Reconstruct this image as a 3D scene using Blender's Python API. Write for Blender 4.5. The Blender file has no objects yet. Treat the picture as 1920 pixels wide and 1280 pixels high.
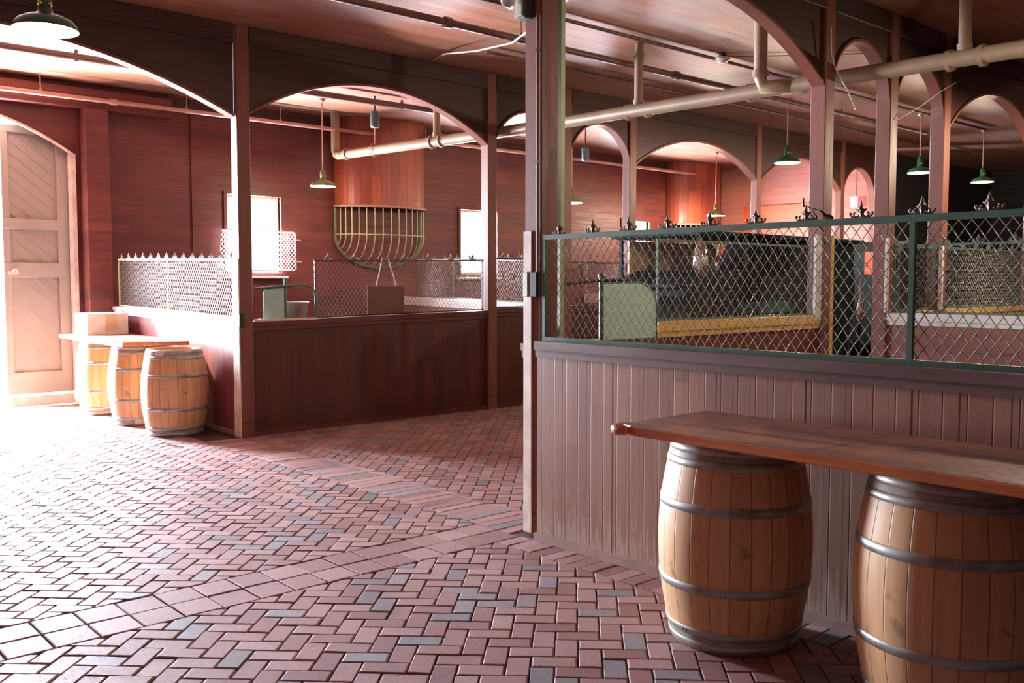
import bpy, math, random
from mathutils import Vector
random.seed(7)
PI = math.pi
sc = bpy.context.scene
C = sc.collection

# ------------------------------------------------------------------ node helpers
class NT:
    def __init__(s, name):
        s.m = bpy.data.materials.new(name); s.m.use_nodes = True
        s.t = s.m.node_tree; s.t.nodes.clear()
        s.out = s.n('ShaderNodeOutputMaterial')
        s.b = s.n('ShaderNodeBsdfPrincipled'); s.t.links.new(s.b.outputs[0], s.out.inputs[0])
    def n(s, ty, **k):
        x = s.t.nodes.new(ty)
        for a, b in k.items(): setattr(x, a, b)
        return x
    def put(s, sock, v):
        if v is None: return
        if hasattr(v, 'bl_idname') or isinstance(v, bpy.types.NodeSocket): s.t.links.new(v, sock)
        else:
            if sock.type == 'RGBA' and len(v) == 3: v = (*v, 1)
            sock.default_value = v
    def math(s, op, a, b=None, c=None, clamp=False):
        x = s.n('ShaderNodeMath', operation=op); x.use_clamp = clamp
        s.put(x.inputs[0], a)
        if b is not None: s.put(x.inputs[1], b)
        if c is not None: s.put(x.inputs[2], c)
        return x.outputs[0]
    def mix(s, f, a, b, mode='MIX'):
        x = s.n('ShaderNodeMix', data_type='RGBA', blend_type=mode)
        s.put(x.inputs[0], f); s.put(x.inputs[6], a); s.put(x.inputs[7], b)
        return x.outputs[2]
    def noise(s, vec, scale, detail=3, rough=.55):
        x = s.n('ShaderNodeTexNoise'); s.put(x.inputs['Vector'], vec)
        x.inputs['Scale'].default_value = scale; x.inputs['Detail'].default_value = detail
        x.inputs['Roughness'].default_value = rough
        return x.outputs[0]
    def ramp(s, f, stops):
        x = s.n('ShaderNodeValToRGB'); e = x.color_ramp.elements
        while len(e) < len(stops): e.new(.5)
        for q, (p, c) in zip(e, stops):
            q.position = p; q.color = (*c, 1) if len(c) == 3 else c
        s.put(x.inputs[0], f); return x.outputs[0]
    def maprange(s, v, a, b, c=0., d=1.):
        x = s.n('ShaderNodeMapRange'); s.put(x.inputs[0], v)
        for i, q in enumerate((a, b, c, d)): x.inputs[i+1].default_value = q
        return x.outputs[0]
    def bump(s, h, st=.3, dist=.01):
        x = s.n('ShaderNodeBump'); x.inputs['Strength'].default_value = st; x.inputs['Distance'].default_value = dist
        s.put(x.inputs['Height'], h); s.t.links.new(x.outputs[0], s.b.inputs['Normal'])
    def pos(s):
        g = s.n('ShaderNodeTexCoord'); return g.outputs['Object']
    def xyz(s, v):
        x = s.n('ShaderNodeSeparateXYZ'); s.put(x.inputs[0], v); return x.outputs
    def comb(s, a, b, c):
        x = s.n('ShaderNodeCombineXYZ')
        for i, q in enumerate((a, b, c)): s.put(x.inputs[i], q)
        return x.outputs[0]

def plain(name, col, rough=.5, metal=0., var=.15, scale=6., spec=.5, emit=None, bump=0.):
    t = NT(name); n = t.noise(t.pos(), scale)
    lo = tuple(c*(1-var) for c in col); hi = tuple(min(1, c*(1+var)) for c in col)
    t.put(t.b.inputs['Base Color'], t.ramp(n, [(.3, lo), (.7, hi)]))
    t.b.inputs['Roughness'].default_value = rough; t.b.inputs['Metallic'].default_value = metal
    t.b.inputs['Specular IOR Level'].default_value = spec
    if emit: 
        t.put(t.b.inputs['Emission Color'], emit[0]); t.b.inputs['Emission Strength'].default_value = emit[1]
    if bump: t.bump(n, bump)
    return t.m

def planks(name, c1, c2, axis, width, grain, rough=.55, grey=None, greyamt=.5, groove=.5, spec=.4, gw=.06, off=0., scuff=None):
    """boards side by side along AXIS, their grain running along GRAIN (0,1,2 = x,y,z)"""
    t = NT(name); p = t.pos(); q = t.xyz(p)
    u = t.math('DIVIDE', t.math('ADD', q[axis], off), width)
    cell = t.math('FLOOR', u); fr = t.math('FRACT', u)
    if axis == 0 or axis == 1 or axis == 2:
        w = t.n('ShaderNodeTexWhiteNoise', noise_dimensions='1D'); t.put(w.inputs['W'], cell)
    # staggered lengths along the grain
    ln = t.math('FLOOR', t.math('ADD', t.math('DIVIDE', q[grain], 2.6), t.math('MULTIPLY', w.outputs[0], 7.)))
    w2 = t.n('ShaderNodeTexWhiteNoise', noise_dimensions='2D'); t.put(w2.inputs['Vector'], t.comb(cell, ln, 0.))
    sc_ = [14., 14., 14.]; sc_[grain] = .9
    vm = t.n('ShaderNodeVectorMath', operation='MULTIPLY'); t.put(vm.inputs[0], p); vm.inputs[1].default_value = sc_
    va = t.n('ShaderNodeVectorMath', operation='ADD'); t.put(va.inputs[0], vm.outputs[0]); t.put(va.inputs[1], t.comb(t.math('MULTIPLY', w2.outputs[0], 37.), cell, 0.))
    g = t.noise(va.outputs[0], 1.6, 5, .65)
    base = t.mix(w2.outputs[0], c1, c2)
    base = t.mix(t.maprange(g, .25, .75, .0, .75), base, tuple(c*.5 for c in c1))
    if grey:
        sb = [1.5, 1.5, 1.5]; sb[grain] = .35
        vb = t.n('ShaderNodeVectorMath', operation='MULTIPLY'); t.put(vb.inputs[0], p); vb.inputs[1].default_value = sb
        big = t.noise(vb.outputs[0], 1.2, 5, .65)
        base = t.mix(t.math('MULTIPLY', t.maprange(big, .42, .66), t.math('MULTIPLY', t.maprange(g, .3, .6), greyamt)), base, grey)
    if scuff:                                   # pale worn paint low on the boards
        zz = t.maprange(q[2], scuff[1], 0., 0., 1.); nn = t.noise(va.outputs[0], 5., 4, .7)
        base = t.mix(t.math('MULTIPLY', t.maprange(t.math('ADD', t.math('MULTIPLY', zz, .35), nn), .66, .82), .7), base, scuff[0])
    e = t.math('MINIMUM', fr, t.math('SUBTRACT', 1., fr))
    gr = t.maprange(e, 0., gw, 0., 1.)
    base = t.mix(t.math('MULTIPLY', t.math('SUBTRACT', 1., gr), groove), base, tuple(c*.25 for c in c1))  # recess shade between boards painted as darker groove lines
    t.put(t.b.inputs['Base Color'], base)
    t.put(t.b.inputs['Roughness'], t.maprange(g, .2, .8, rough-.1, rough+.15))
    t.b.inputs['Specular IOR Level'].default_value = spec
    t.bump(t.math('ADD', gr, t.math('MULTIPLY', g, .35)), .2, .006)
    return t.m

M = {}
WR = (.17, .034, .026); WR2 = (.105, .024, .02)
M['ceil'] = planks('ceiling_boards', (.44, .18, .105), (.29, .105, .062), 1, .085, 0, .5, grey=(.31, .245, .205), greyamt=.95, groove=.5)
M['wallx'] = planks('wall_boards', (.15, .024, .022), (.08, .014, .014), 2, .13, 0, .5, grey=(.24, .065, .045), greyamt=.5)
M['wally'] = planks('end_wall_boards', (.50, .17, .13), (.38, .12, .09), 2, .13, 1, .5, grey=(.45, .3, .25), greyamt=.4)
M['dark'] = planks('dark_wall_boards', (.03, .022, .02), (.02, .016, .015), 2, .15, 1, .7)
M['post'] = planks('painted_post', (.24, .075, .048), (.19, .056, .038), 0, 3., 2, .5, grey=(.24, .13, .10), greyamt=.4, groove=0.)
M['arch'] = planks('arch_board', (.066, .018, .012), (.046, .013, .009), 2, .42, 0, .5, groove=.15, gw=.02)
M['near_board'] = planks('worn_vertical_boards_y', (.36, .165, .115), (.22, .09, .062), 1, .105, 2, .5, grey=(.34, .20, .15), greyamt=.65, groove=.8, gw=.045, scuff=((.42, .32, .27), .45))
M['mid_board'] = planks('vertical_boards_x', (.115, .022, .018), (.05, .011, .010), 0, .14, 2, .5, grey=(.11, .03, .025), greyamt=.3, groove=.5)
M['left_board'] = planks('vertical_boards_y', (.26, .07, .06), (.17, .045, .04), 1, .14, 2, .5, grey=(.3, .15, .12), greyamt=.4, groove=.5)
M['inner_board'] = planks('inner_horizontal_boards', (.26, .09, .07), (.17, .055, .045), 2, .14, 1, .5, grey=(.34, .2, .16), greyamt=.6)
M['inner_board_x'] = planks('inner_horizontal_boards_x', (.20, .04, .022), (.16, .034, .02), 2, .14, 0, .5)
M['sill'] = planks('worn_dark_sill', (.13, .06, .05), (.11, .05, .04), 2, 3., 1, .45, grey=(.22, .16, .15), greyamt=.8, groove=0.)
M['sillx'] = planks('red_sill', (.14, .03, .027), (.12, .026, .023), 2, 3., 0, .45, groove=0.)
M['base'] = plain('dusty_base_trim', (.30, .19, .16), .6, var=.2)
M['white'] = plain('white_paint', (.62, .56, .52), .45, var=.12, scale=9)
M['cream'] = plain('cream_worn_paint', (.66, .55, .47), .5, var=.2, scale=7)
M['ochre'] = planks('ochre_sill', (.88, .52, .16), (.80, .45, .12), 2, 3., 0, .4, groove=0.)
M['green'] = plain('green_paint', (.055, .125, .085), .4, var=.2)
M['green_l'] = plain('light_green_sheet', (.50, .70, .56), .45, var=.06, scale=2.5)
M['teal'] = plain('pale_teal_sheet', (.42, .62, .60), .4, var=.05)
M['wire'] = plain('dull_galvanised_wire', (.15, .135, .115), .45, .35, var=.25, scale=40)
M['iron'] = plain('cast_iron_bronze', (.15, .10, .07), .5, .2, var=.35, scale=60)
M['black_iron'] = plain('black_iron', (.03, .028, .026), .45, .5)
M['pipe'] = plain('painted_brown_pipe', (.24, .165, .10), .42, 0., var=.15, scale=5)
M['pipe_d'] = plain('dark_brown_pipe', (.14, .07, .055), .4)
M['pipe_p'] = plain('pinkish_pipe', (.40, .20, .16), .35)
M['conduit'] = plain('conduit_grey', (.45, .40, .36), .4, .3)
M['rack'] = plain('pale_green_iron', (.42, .46, .28), .45, var=.15)
M['rack_d'] = plain('dark_green_iron', (.10, .14, .08), .5, var=.2)
M['lamp_green'] = plain('green_enamel', (.02, .085, .045), .22, var=.1)
M['lamp_olive'] = plain('olive_enamel', (.12, .14, .06), .3, var=.1)
M['lamp_in'] = plain('white_enamel', (.85, .83, .75), .3, emit=((1, .93, .8), 1.6))
M['bulb'] = plain('lit_bulb', (1, .95, .85), .3, emit=((1, .88, .68), 14.))
M['brass'] = plain('brass', (.75, .5, .12), .3, .8)
M['grey_cyl'] = plain('slate_blue_plastic', (.07, .09, .11), .5)
M['beige'] = plain('beige_plastic', (.55, .58, .46), .4)
M['plastic'] = plain('white_plastic', (.8, .78, .72), .35)
M['sack'] = plain('brown_hessian', (.16, .085, .06), .9, var=.2, scale=90, bump=.4)
M['rope'] = plain('pale_rope', (.62, .5, .45), .9, var=.2, scale=60)
M['steel'] = plain('galvanised_steel', (.48, .47, .42), .35, .7, var=.15, scale=14)
M['orange'] = plain('orange_plywood', (.42, .07, .018), .5, var=.15, scale=3)
M['maroon'] = plain('maroon_paint', (.14, .02, .02), .5)
M['coach'] = plain('black_green_coach_paint', (.014, .02, .016), .6, var=.3, spec=.15)
M['coach_teal'] = plain('teal_coach_panel', (.03, .12, .11), .3)
M['tan'] = plain('tan_upholstery', (.85, .62, .40), .75, var=.2, scale=25)
M['chrome'] = plain('polished_nickel', (.8, .8, .78), .12, 1., var=.05)
M['rubber'] = plain('black_rubber', (.02, .02, .02), .8)
M['concrete'] = plain('pale_concrete', (.6, .57, .53), .8)
M['paper'] = plain('white_paper_label', (.75, .6, .52), .8)
M['card'] = plain('white_cardboard', (.75, .70, .62), .8)
M['tape'] = plain('tan_cardboard', (.62, .45, .25), .8)
M['red'] = plain('red_cloth', (.65, .04, .06), .7)
M['glasslamp'] = plain('milky_lens', (.65, .68, .6), .2)
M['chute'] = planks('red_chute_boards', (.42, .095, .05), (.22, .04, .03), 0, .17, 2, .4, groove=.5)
M['doorleaf'] = plain('beige_door_paint', (.33, .275, .24), .5, var=.08, scale=3)
M['galv'] = None

def stave_mat(name, c1, c2, grey):
    t = NT(name); p = t.pos(); q = t.xyz(p)
    a = t.math('MULTIPLY', t.math('DIVIDE', t.math('ARCTAN2', q[1], q[0]), 2*PI), 24.)
    cell = t.math('FLOOR', a); fr = t.math('FRACT', a)
    w = t.n('ShaderNodeTexWhiteNoise', noise_dimensions='1D'); t.put(w.inputs['W'], cell)
    g = t.noise(t.comb(t.math('MULTIPLY', q[0], 30.), t.math('MULTIPLY', q[1], 30.), t.math('ADD', t.math('MULTIPLY', q[2], 2.2), t.math('MULTIPLY', w.outputs[0], 30.))), 1., 5, .65)
    base = t.mix(w.outputs[0], c1, c2)
    base = t.mix(t.maprange(g, .38, .8, 0., .6), base, tuple(c*.45 for c in c1))
    kn = t.noise(p, 9., 2, .5)
    base = t.mix(t.maprange(kn, .66, .76, 0., .75), base, tuple(c*.18 for c in c1))
    big = t.noise(p, 2.2, 3)
    base = t.mix(t.maprange(big, .5, .75, 0., .5), base, grey)
    e = t.math('MINIMUM', fr, t.math('SUBTRACT', 1., fr)); gr = t.maprange(e, 0., .035, 0., 1.)
    base = t.mix(t.math('MULTIPLY', t.math('SUBTRACT', 1., gr), .9), base, (.05, .028, .016))
    t.put(t.b.inputs['Base Color'], base); t.b.inputs['Roughness'].default_value = .5
    t.b.inputs['Specular IOR Level'].default_value = .4
    t.bump(t.math('ADD', gr, t.math('MULTIPLY', g, .25)), .5, .003)
    return t.m
M['stave'] = stave_mat('oak_staves', (.72, .43, .22), (.58, .32, .15), (.55, .36, .22))
def hoop_mat():
    t = NT('galvanised_hoop'); p = t.pos()
    n = t.noise(p, 7., 4, .65)
    t.put(t.b.inputs['Base Color'], t.ramp(n, [(.3, (.20, .165, .12)), (.48, (.36, .37, .36)), (.8, (.46, .49, .50))]))
    t.b.inputs['Metallic'].default_value = .55
    t.put(t.b.inputs['Roughness'], t.maprange(n, .3, .8, .5, .28)); t.bump(n, .15, .002)
    return t.m
M['hoop'] = hoop_mat()
M['chime'] = plain('grey_weathered_chime', (.27, .26, .21), .6, var=.3, scale=14)
def slab_mat(name, grain=1):
    t = NT(name); p = t.pos(); q = t.xyz(p)
    v = t.comb(t.math('MULTIPLY', q[0], 22.), t.math('MULTIPLY', q[1], 1.4), t.math('MULTIPLY', q[2], 22.))
    g = t.noise(v, 1., 6, .7); big = t.noise(p, 1.7, 4, .6)
    base = t.ramp(g, [(.3, (.26, .06, .02)), (.5, (.52, .15, .045)), (.75, (.68, .23, .07))])
    base = t.mix(t.maprange(big, .5, .62, 0., .55), base, (.16, .07, .055))
    e = t.math('ABSOLUTE', t.math('SUBTRACT', t.math('FRACT', t.math('DIVIDE', q[0], .25)), .5))
    base = t.mix(t.maprange(e, .0, .015, .8, 0.), base, (.05, .02, .015))
    top = t.ramp(g, [(.3, (.13, .07, .06)), (.55, (.24, .12, .09)), (.8, (.36, .17, .10))])
    pa = t.noise(p, 3.1, 4, .6); top = t.mix(t.maprange(pa, .48, .60, 0., .75), top, (.42, .17, .09)); p5 = t.noise(v, .35, 3, .5); top = t.mix(t.maprange(p5, .55, .63, 0., .8), top, (.09, .045, .035)); top = t.mix(t.maprange(e, .0, .015, .8, 0.), top, (.05, .02, .015))
    base = t.mix(t.maprange(q[2], .9785, .9803, 0., 1.), base, top)
    t.put(t.b.inputs['Base Color'], base)
    t.put(t.b.inputs['Roughness'], t.maprange(big, .3, .7, .28, .45)); t.b.inputs['Specular IOR Level'].default_value = .6
    t.bump(g, .2, .003)
    return t.m
M['slab'] = slab_mat('redwood_slab')
def brick_mat():
    t = NT('clay_pavers'); p = t.pos()
    a = t.n('ShaderNodeAttribute', attribute_name='tone'); s = t.n('ShaderNodeSeparateColor'); t.put(s.inputs[0], a.outputs['Color'])
    red = t.ramp(s.outputs[0], [(0., (.25, .115, .105)), (.5, (.35, .185, .17)), (1., (.42, .255, .245))])
    blue = t.ramp(s.outputs[0], [(0., (.16, .145, .16)), (1., (.28, .265, .29))])
    base = t.mix(s.outputs[1], red, blue)
    n = t.noise(p, 45., 5, .7); big = t.noise(p, 1.1, 4)
    base = t.mix(t.maprange(n, .35, .7, 0., .45), base, t.mix(.5, base, (.05, .03, .03)))
    base = t.mix(t.maprange(big, .45, .7, 0., .3), base, (.33, .22, .19))
    sp = t.noise(p, 210., 2, .5)
    base = t.mix(t.maprange(sp, .70, .78, 0., .6), base, (.55, .45, .4))
    t.put(t.b.inputs['Base Color'], base)
    t.put(t.b.inputs['Roughness'], t.math('ADD', t.maprange(n, .3, .7, .56, .76), t.math('MULTIPLY', s.outputs[1], -.06)))
    t.b.inputs['Specular IOR Level'].default_value = .27
    t.bump(t.math('ADD', n, t.math('MULTIPLY', sp, .5)), .35, .004)
    return t.m
M['brick'] = brick_mat()
M['dirt'] = plain('joint_sand', (.075, .035, .03), .9, var=.4, scale=60)

# ------------------------------------------------------------------ mesh builder
class MB:
    def __init__(s): s.v = []; s.f = []; s.sm = []; s.col = []
    def add(s, vs, fs, smooth=False):
        o = len(s.v); s.v += [tuple(v) for v in vs]
        for f in fs: s.f.append(tuple(i+o for i in f)); s.sm.append(smooth)
    def box(s, x0, x1, y0, y1, z0, z1, bev=0.):
        if x0 > x1: x0, x1 = x1, x0
        if y0 > y1: y0, y1 = y1, y0
        if z0 > z1: z0, z1 = z1, z0
        if bev:
            b = min(bev, (x1-x0)*.45, (y1-y0)*.45, (z1-z0)*.45)
            V = []
            for z, q in ((z0, b), (z0+b, 0), (z1-b, 0), (z1, b)):
                V += [(x0+b, y0+q, z), (x1-b, y0+q, z), (x1-q, y0+b, z), (x1-q, y1-b, z), (x1-b, y1-q, z), (x0+b, y1-q, z), (x0+q, y1-b, z), (x0+q, y0+b, z)]
            F = [tuple(range(7, -1, -1)), tuple(range(24, 32))]
            for r in range(3):
                for i in range(8):
                    j = (i+1) % 8; F.append((r*8+i, r*8+j, r*8+8+j, r*8+8+i))
            s.add(V, F); return s
        V = [(x0, y0, z0), (x1, y0, z0), (x1, y1, z0), (x0, y1, z0), (x0, y0, z1), (x1, y0, z1), (x1, y1, z1), (x0, y1, z1)]
        s.add(V, [(3, 2, 1, 0), (4, 5, 6, 7), (0, 1, 5, 4), (1, 2, 6, 5), (2, 3, 7, 6), (3, 0, 4, 7)]); return s
    def bar(s, a, b, w, h=None, up=(0, 0, 1)):
        """square bar between two points"""
        h = h or w; a = Vector(a); b = Vector(b); d = (b-a).normalized(); u = Vector(up)
        if abs(d.dot(u)) > .98: u = Vector((1, 0, 0))
        r = d.cross(u).normalized(); u = r.cross(d)
        V = []
        for p in (a, b):
            for i, j in ((-1, -1), (1, -1), (1, 1), (-1, 1)): V.append(p + r*i*w/2 + u*j*h/2)
        s.add(V, [(3, 2, 1, 0), (4, 5, 6, 7), (0, 1, 5, 4), (1, 2, 6, 5), (2, 3, 7, 6), (3, 0, 4, 7)]); return s
    def tube(s, pts, r, n=8, caps=True, taper=None):
        pts = [Vector(p) for p in pts]; V = []; N = len(pts); ref = None
        for i, p in enumerate(pts):
            d = (pts[min(i+1, N-1)] - pts[max(i-1, 0)]).normalized()
            if ref is None:
                ref = Vector((0, 0, 1)) if abs(d.z) < .9 else Vector((1, 0, 0))
            a = d.cross(ref)
            if a.length < 1e-4: a = d.cross(Vector((0, 1, 0)))
            a.normalize(); b = d.cross(a).normalized(); ref = a.cross(d) if abs(d.dot(ref)) < .99 else ref
            rr = r if taper is None else r*taper[i]
            for k in range(n):
                t = 2*PI*k/n; V.append(p + (a*math.cos(t) + b*math.sin(t))*rr)
        F = []
        for i in range(N-1):
            for k in range(n):
                l = (k+1) % n; F.append((i*n+k, i*n+l, i*n+n+l, i*n+n+k))
        s.add(V, F, n > 4)
        if caps: s.add(V[:n], [tuple(range(n-1, -1, -1))]); s.add(V[-n:], [tuple(range(n))])
        return s
    def lathe(s, prof, cx=0, cy=0, n=32, a0=0., a1=2*PI, smooth=True, cap=False):
        full = abs(a1-a0-2*PI) < 1e-6; m = n if full else n+1; V = []
        for r, z in prof:
            for k in range(m):
                t = a0+(a1-a0)*k/n; V.append((cx+r*math.cos(t), cy+r*math.sin(t), z))
        F = []
        for i in range(len(prof)-1):
            for k in range(n):
                l = (k+1) % m; F.append((i*m+k, i*m+l, i*m+m+l, i*m+m+k))
        s.add(V, F, smooth)
        if cap:
            s.add(V[-m:], [tuple(range(m))]); s.add(V[:m], [tuple(range(m-1, -1, -1))])
        return s
    def prism(s, poly, place, t0, t1):
        """poly of (u,v) extruded from t0 to t1, place(u,v,t) -> xyz"""
        n = len(poly); V = [place(u, v, t0) for u, v in poly] + [place(u, v, t1) for u, v in poly]
        F = [tuple(range(n-1, -1, -1)), tuple(range(n, 2*n))] + [(i, (i+1) % n, n+(i+1) % n, n+i) for i in range(n)]
        s.add(V, F); return s
    def build(s, name, mat, parent=None, origin=None):
        me = bpy.data.meshes.new(name); o_ = Vector(origin) if origin is not None else None
        vs = s.v if o_ is None else [tuple(Vector(v)-o_) for v in s.v]
        me.from_pydata(vs, [], s.f); me.polygons.foreach_set('use_smooth', s.sm)
        if s.col:
            a = me.color_attributes.new('tone', 'FLOAT_COLOR', 'CORNER'); d = []
            for f, c in zip(s.f, s.col): d += [c[0], c[1], 0., 1.]*len(f)
            a.data.foreach_set('color', d)
        me.materials.append(mat); me.update()
        ob = bpy.data.objects.new(name, me); C.objects.link(ob)
        if o_ is not None: ob.location = o_
        if parent is not None:
            if not fixnormals: pass
            ob.parent = parent
            if o_ is None: ob.location = -parent.location if parent.parent is None else (0, 0, 0)
        fix(me)
        return ob
fixnormals = True
import bmesh
def fix(me):
    if len(me.polygons) > 30000: return
    b = bmesh.new(); b.from_mesh(me); bmesh.ops.recalc_face_normals(b, faces=b.faces); b.to_mesh(me); b.free()

def tag(o, label=None, cat=None, group=None, kind=None):
    if label: o['label'] = label
    if cat: o['category'] = cat
    if group: o['group'] = group
    if kind: o['kind'] = kind
    return o
def thing(name, loc, label, cat, group=None):
    o = bpy.data.objects.new(name, None); C.objects.link(o); o.location = loc; o.empty_display_size = .1
    return tag(o, label, cat, group)
def sub(name, mb, mat, parent):            # sub-part: parent is a mesh whose coordinates are its thing's
    ob = mb.build(name, mat); ob.parent = parent; ob.location = (0, 0, 0); return ob
def copy_part(o, parent, loc, rotz=0.):
    c = o.copy(); C.objects.link(c); c.parent = parent; c.location = loc; c.rotation_euler = (0, 0, rotz); return c

# ------------------------------------------------------------------ FLOOR: herringbone clay pavers
def clip(poly, nx, ny, d):                 # keep nx*x+ny*y >= d
    out = []
    for i in range(len(poly)):
        a, b = poly[i], poly[(i+1) % len(poly)]
        da, db = nx*a[0]+ny*a[1]-d, nx*b[0]+ny*b[1]-d
        if da >= 0: out.append(a)
        if (da >= 0) != (db >= 0):
            t = da/(da-db); out.append((a[0]+(b[0]-a[0])*t, a[1]+(b[1]-a[1])*t))
    return out
fl = MB()
def paver(poly):
    n = len(poly)
    if n < 3: return
    area = abs(sum(poly[i][0]*poly[(i+1) % n][1]-poly[(i+1) % n][0]*poly[i][1] for i in range(n)))/2
    if area < .0015: return
    cx = sum(p[0] for p in poly)/n; cy = sum(p[1] for p in poly)/n
    s = .0035 + random.random()*.002; b = .006; h = random.gauss(0, .0012)
    tx, ty = random.gauss(0, .007), random.gauss(0, .007)
    def ins(p, k):
        dx, dy = p[0]-cx, p[1]-cy; l = math.hypot(dx, dy)+1e-6; return (p[0]-dx/l*k, p[1]-dy/l*k)
    V = []
    for k, z in ((s, -.02), (s, -.0035), (s+b, 0.)):
        for p in poly:
            q = ins(p, k*1.3); V.append((q[0], q[1], z + (h+(q[0]-cx)*tx+(q[1]-cy)*ty if z > -.02 else 0)))
    F = []
    for r in range(2):
        for i in range(n):
            j = (i+1) % n; F.append((r*n+i, r*n+j, (r+1)*n+j, (r+1)*n+i))
    F.append(tuple(range(2*n, 3*n))); fl.add(V, F)
    c = (random.random(), 1. if random.random() < .15 else random.random()*.12)
    fl.col += [c]*len(F)
W = .104
def herring(x0, x1, y0, y1, ox=0., oy=0.):
    R = math.hypot(x1-x0, y1-y0); cx, cy = (x0+x1)/2, (y0+y1)/2; N = int(R/W)+4; s2 = math.sqrt(.5)
    for m in range(-N, N):
        for k in range(-N//2, N//2):
            bx, by = m+4*k, m
            for q in ((bx, by, 2, 1), (bx+2, by-1, 1, 2)):
                P = [(q[0], q[1]), (q[0]+q[2], q[1]), (q[0]+q[2], q[1]+q[3]), (q[0], q[1]+q[3])]
                P = [(((a-b)*s2)*W+cx+ox, ((a+b)*s2)*W+cy+oy) for a, b in P]
                mx = sum(p[0] for p in P)/4; my = sum(p[1] for p in P)/4
                if mx < x0-.2 or mx > x1+.2 or my < y0-.2 or my > y1+.2: continue
                P = clip(P, 1, 0, x0); P = clip(P, -1, 0, -x1) if P else P
                P = clip(P, 0, 1, y0) if P else P; P = clip(P, 0, -1, -y1) if P else P
                if P: paver(P)
def courses(x0, x1, y0, y1, nx, ny, stag=False):
    dx, dy = (x1-x0)/nx, (y1-y0)/ny
    for i in range(nx):
        for j in range(ny):
            paver([(x0+i*dx, y0+j*dy), (x0+(i+1)*dx, y0+j*dy), (x0+(i+1)*dx, y0+(j+1)*dy), (x0+i*dx, y0+(j+1)*dy)])
PX = 4.07
herring(.2, 4.04, 4.92, 13.5)
herring(.2, 3.84, .6, 4.48)
courses(3.84, PX, .6, 4.48, 1, 37)
courses(.2, 4.04, 4.48, 4.92, 19, 2)
courses(4.04, 4.46, 4.60, 9.36, 1, 45)
herring(4.46, 10.5, 4.60, 9.36, .05)
floor = tag(fl.build('floor', M['brick']), kind='structure')
b = MB().box(-1.6, 24.5, -3.2, 13.6, -.10, -.0105)
ob = b.build('floor', M['dirt']); tag(ob, kind='structure')

# ------------------------------------------------------------------ SHELL
H = 4.33; YB = 13.5
tag(MB().box(-1.6, 24.5, -3.2, 13.6, H, H+.1).build('ceiling', M['ceil']), kind='structure')
wins = [(6.22, 7.10, 1.80, 2.98), (10.70, 11.56, 1.80, 2.98), (15.1, 15.95, 1.9, 2.98)]
def wall_with_holes(mb, xs0, xs1, z0, z1, y0, y1, holes):
    xs = sorted({xs0, xs1, *[h[0] for h in holes], *[h[1] for h in holes]})
    for a, b_ in zip(xs, xs[1:]):
        hs = [h for h in holes if h[0] <= a and h[1] >= b_]
        z = z0
        for h in hs: mb.box(a, b_, y0, y1, z, h[2]); z = h[3]
        mb.box(a, b_, y0, y1, z, z1)
wb = MB(); wall_with_holes(wb, 4.06, 24.5, 0, H, YB, YB+.12, wins)
# arched daylight opening at the end of the aisle
def arc(u0, u1, zs, za, n=24):
    hs = (u1-u0)/2; sg = za-zs; R = (hs*hs+sg*sg)/(2*sg); cz = za-R; c = (u0+u1)/2
    a = math.asin(min(1, hs/R)); 
    if zs < cz: a = PI-a
    return [(c+R*math.sin(-a+2*a*i/n), cz+R*math.cos(-a+2*a*i/n)) for i in range(n+1)]
DX0, DX1 = .15, 4.06
A = arc(DX0, DX1, 3.37, 3.97)
for (u0, z0), (u1, z1) in zip(A, A[1:]):
    wb.add([(u0, YB, z0), (u1, YB, z1), (u1, YB, H), (u0, YB, H), (u0, YB+.12, z0), (u1, YB+.12, z1), (u1, YB+.12, H), (u0, YB+.12, H)],
           [(0, 1, 2, 3), (4, 7, 6, 5), (0, 4, 5, 1)])
wb.box(-1.6, DX0, YB, YB+.12, 0, H)
tag(wb.build('wall_back', M['wallx']), kind='structure')
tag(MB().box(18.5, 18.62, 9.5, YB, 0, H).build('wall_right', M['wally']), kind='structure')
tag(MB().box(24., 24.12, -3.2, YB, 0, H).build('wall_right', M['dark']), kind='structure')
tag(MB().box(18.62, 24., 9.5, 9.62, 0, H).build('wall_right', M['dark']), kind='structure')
wl = MB(); wl.box(-1.6, -1.48, -3.2, YB, 0, H)
tag(wl.build('wall_left', M['wallx']), kind='structure')
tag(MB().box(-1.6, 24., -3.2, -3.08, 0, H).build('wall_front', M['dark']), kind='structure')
# wall battens / vertical trim on back wall
tb = MB()
for x in (5.72,): tb.box(x-.04, x+.04, YB-.025, YB, 1.2, H)
tag(tb.build('trim_1', M['wallx']), kind='structure')
tag(MB().box(5.4, 18.4, YB-.04, YB, 4.12, 4.26).build('trim_2', M['arch']), kind='structure')
# arch edge trim of the big doorway
at = MB()
for (u0, z0), (u1, z1) in zip(A, A[1:]):
    at.bar((u0, YB-.02, z0-.01), (u1, YB-.02, z1-.01), .04, .03, up=(0, 0, 1))
at.box(DX1-.045, DX1+.01, YB-.045, YB+.13, 0, 3.38)
tag(at.build('trim_3', M['cream']), kind='structure')

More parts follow.
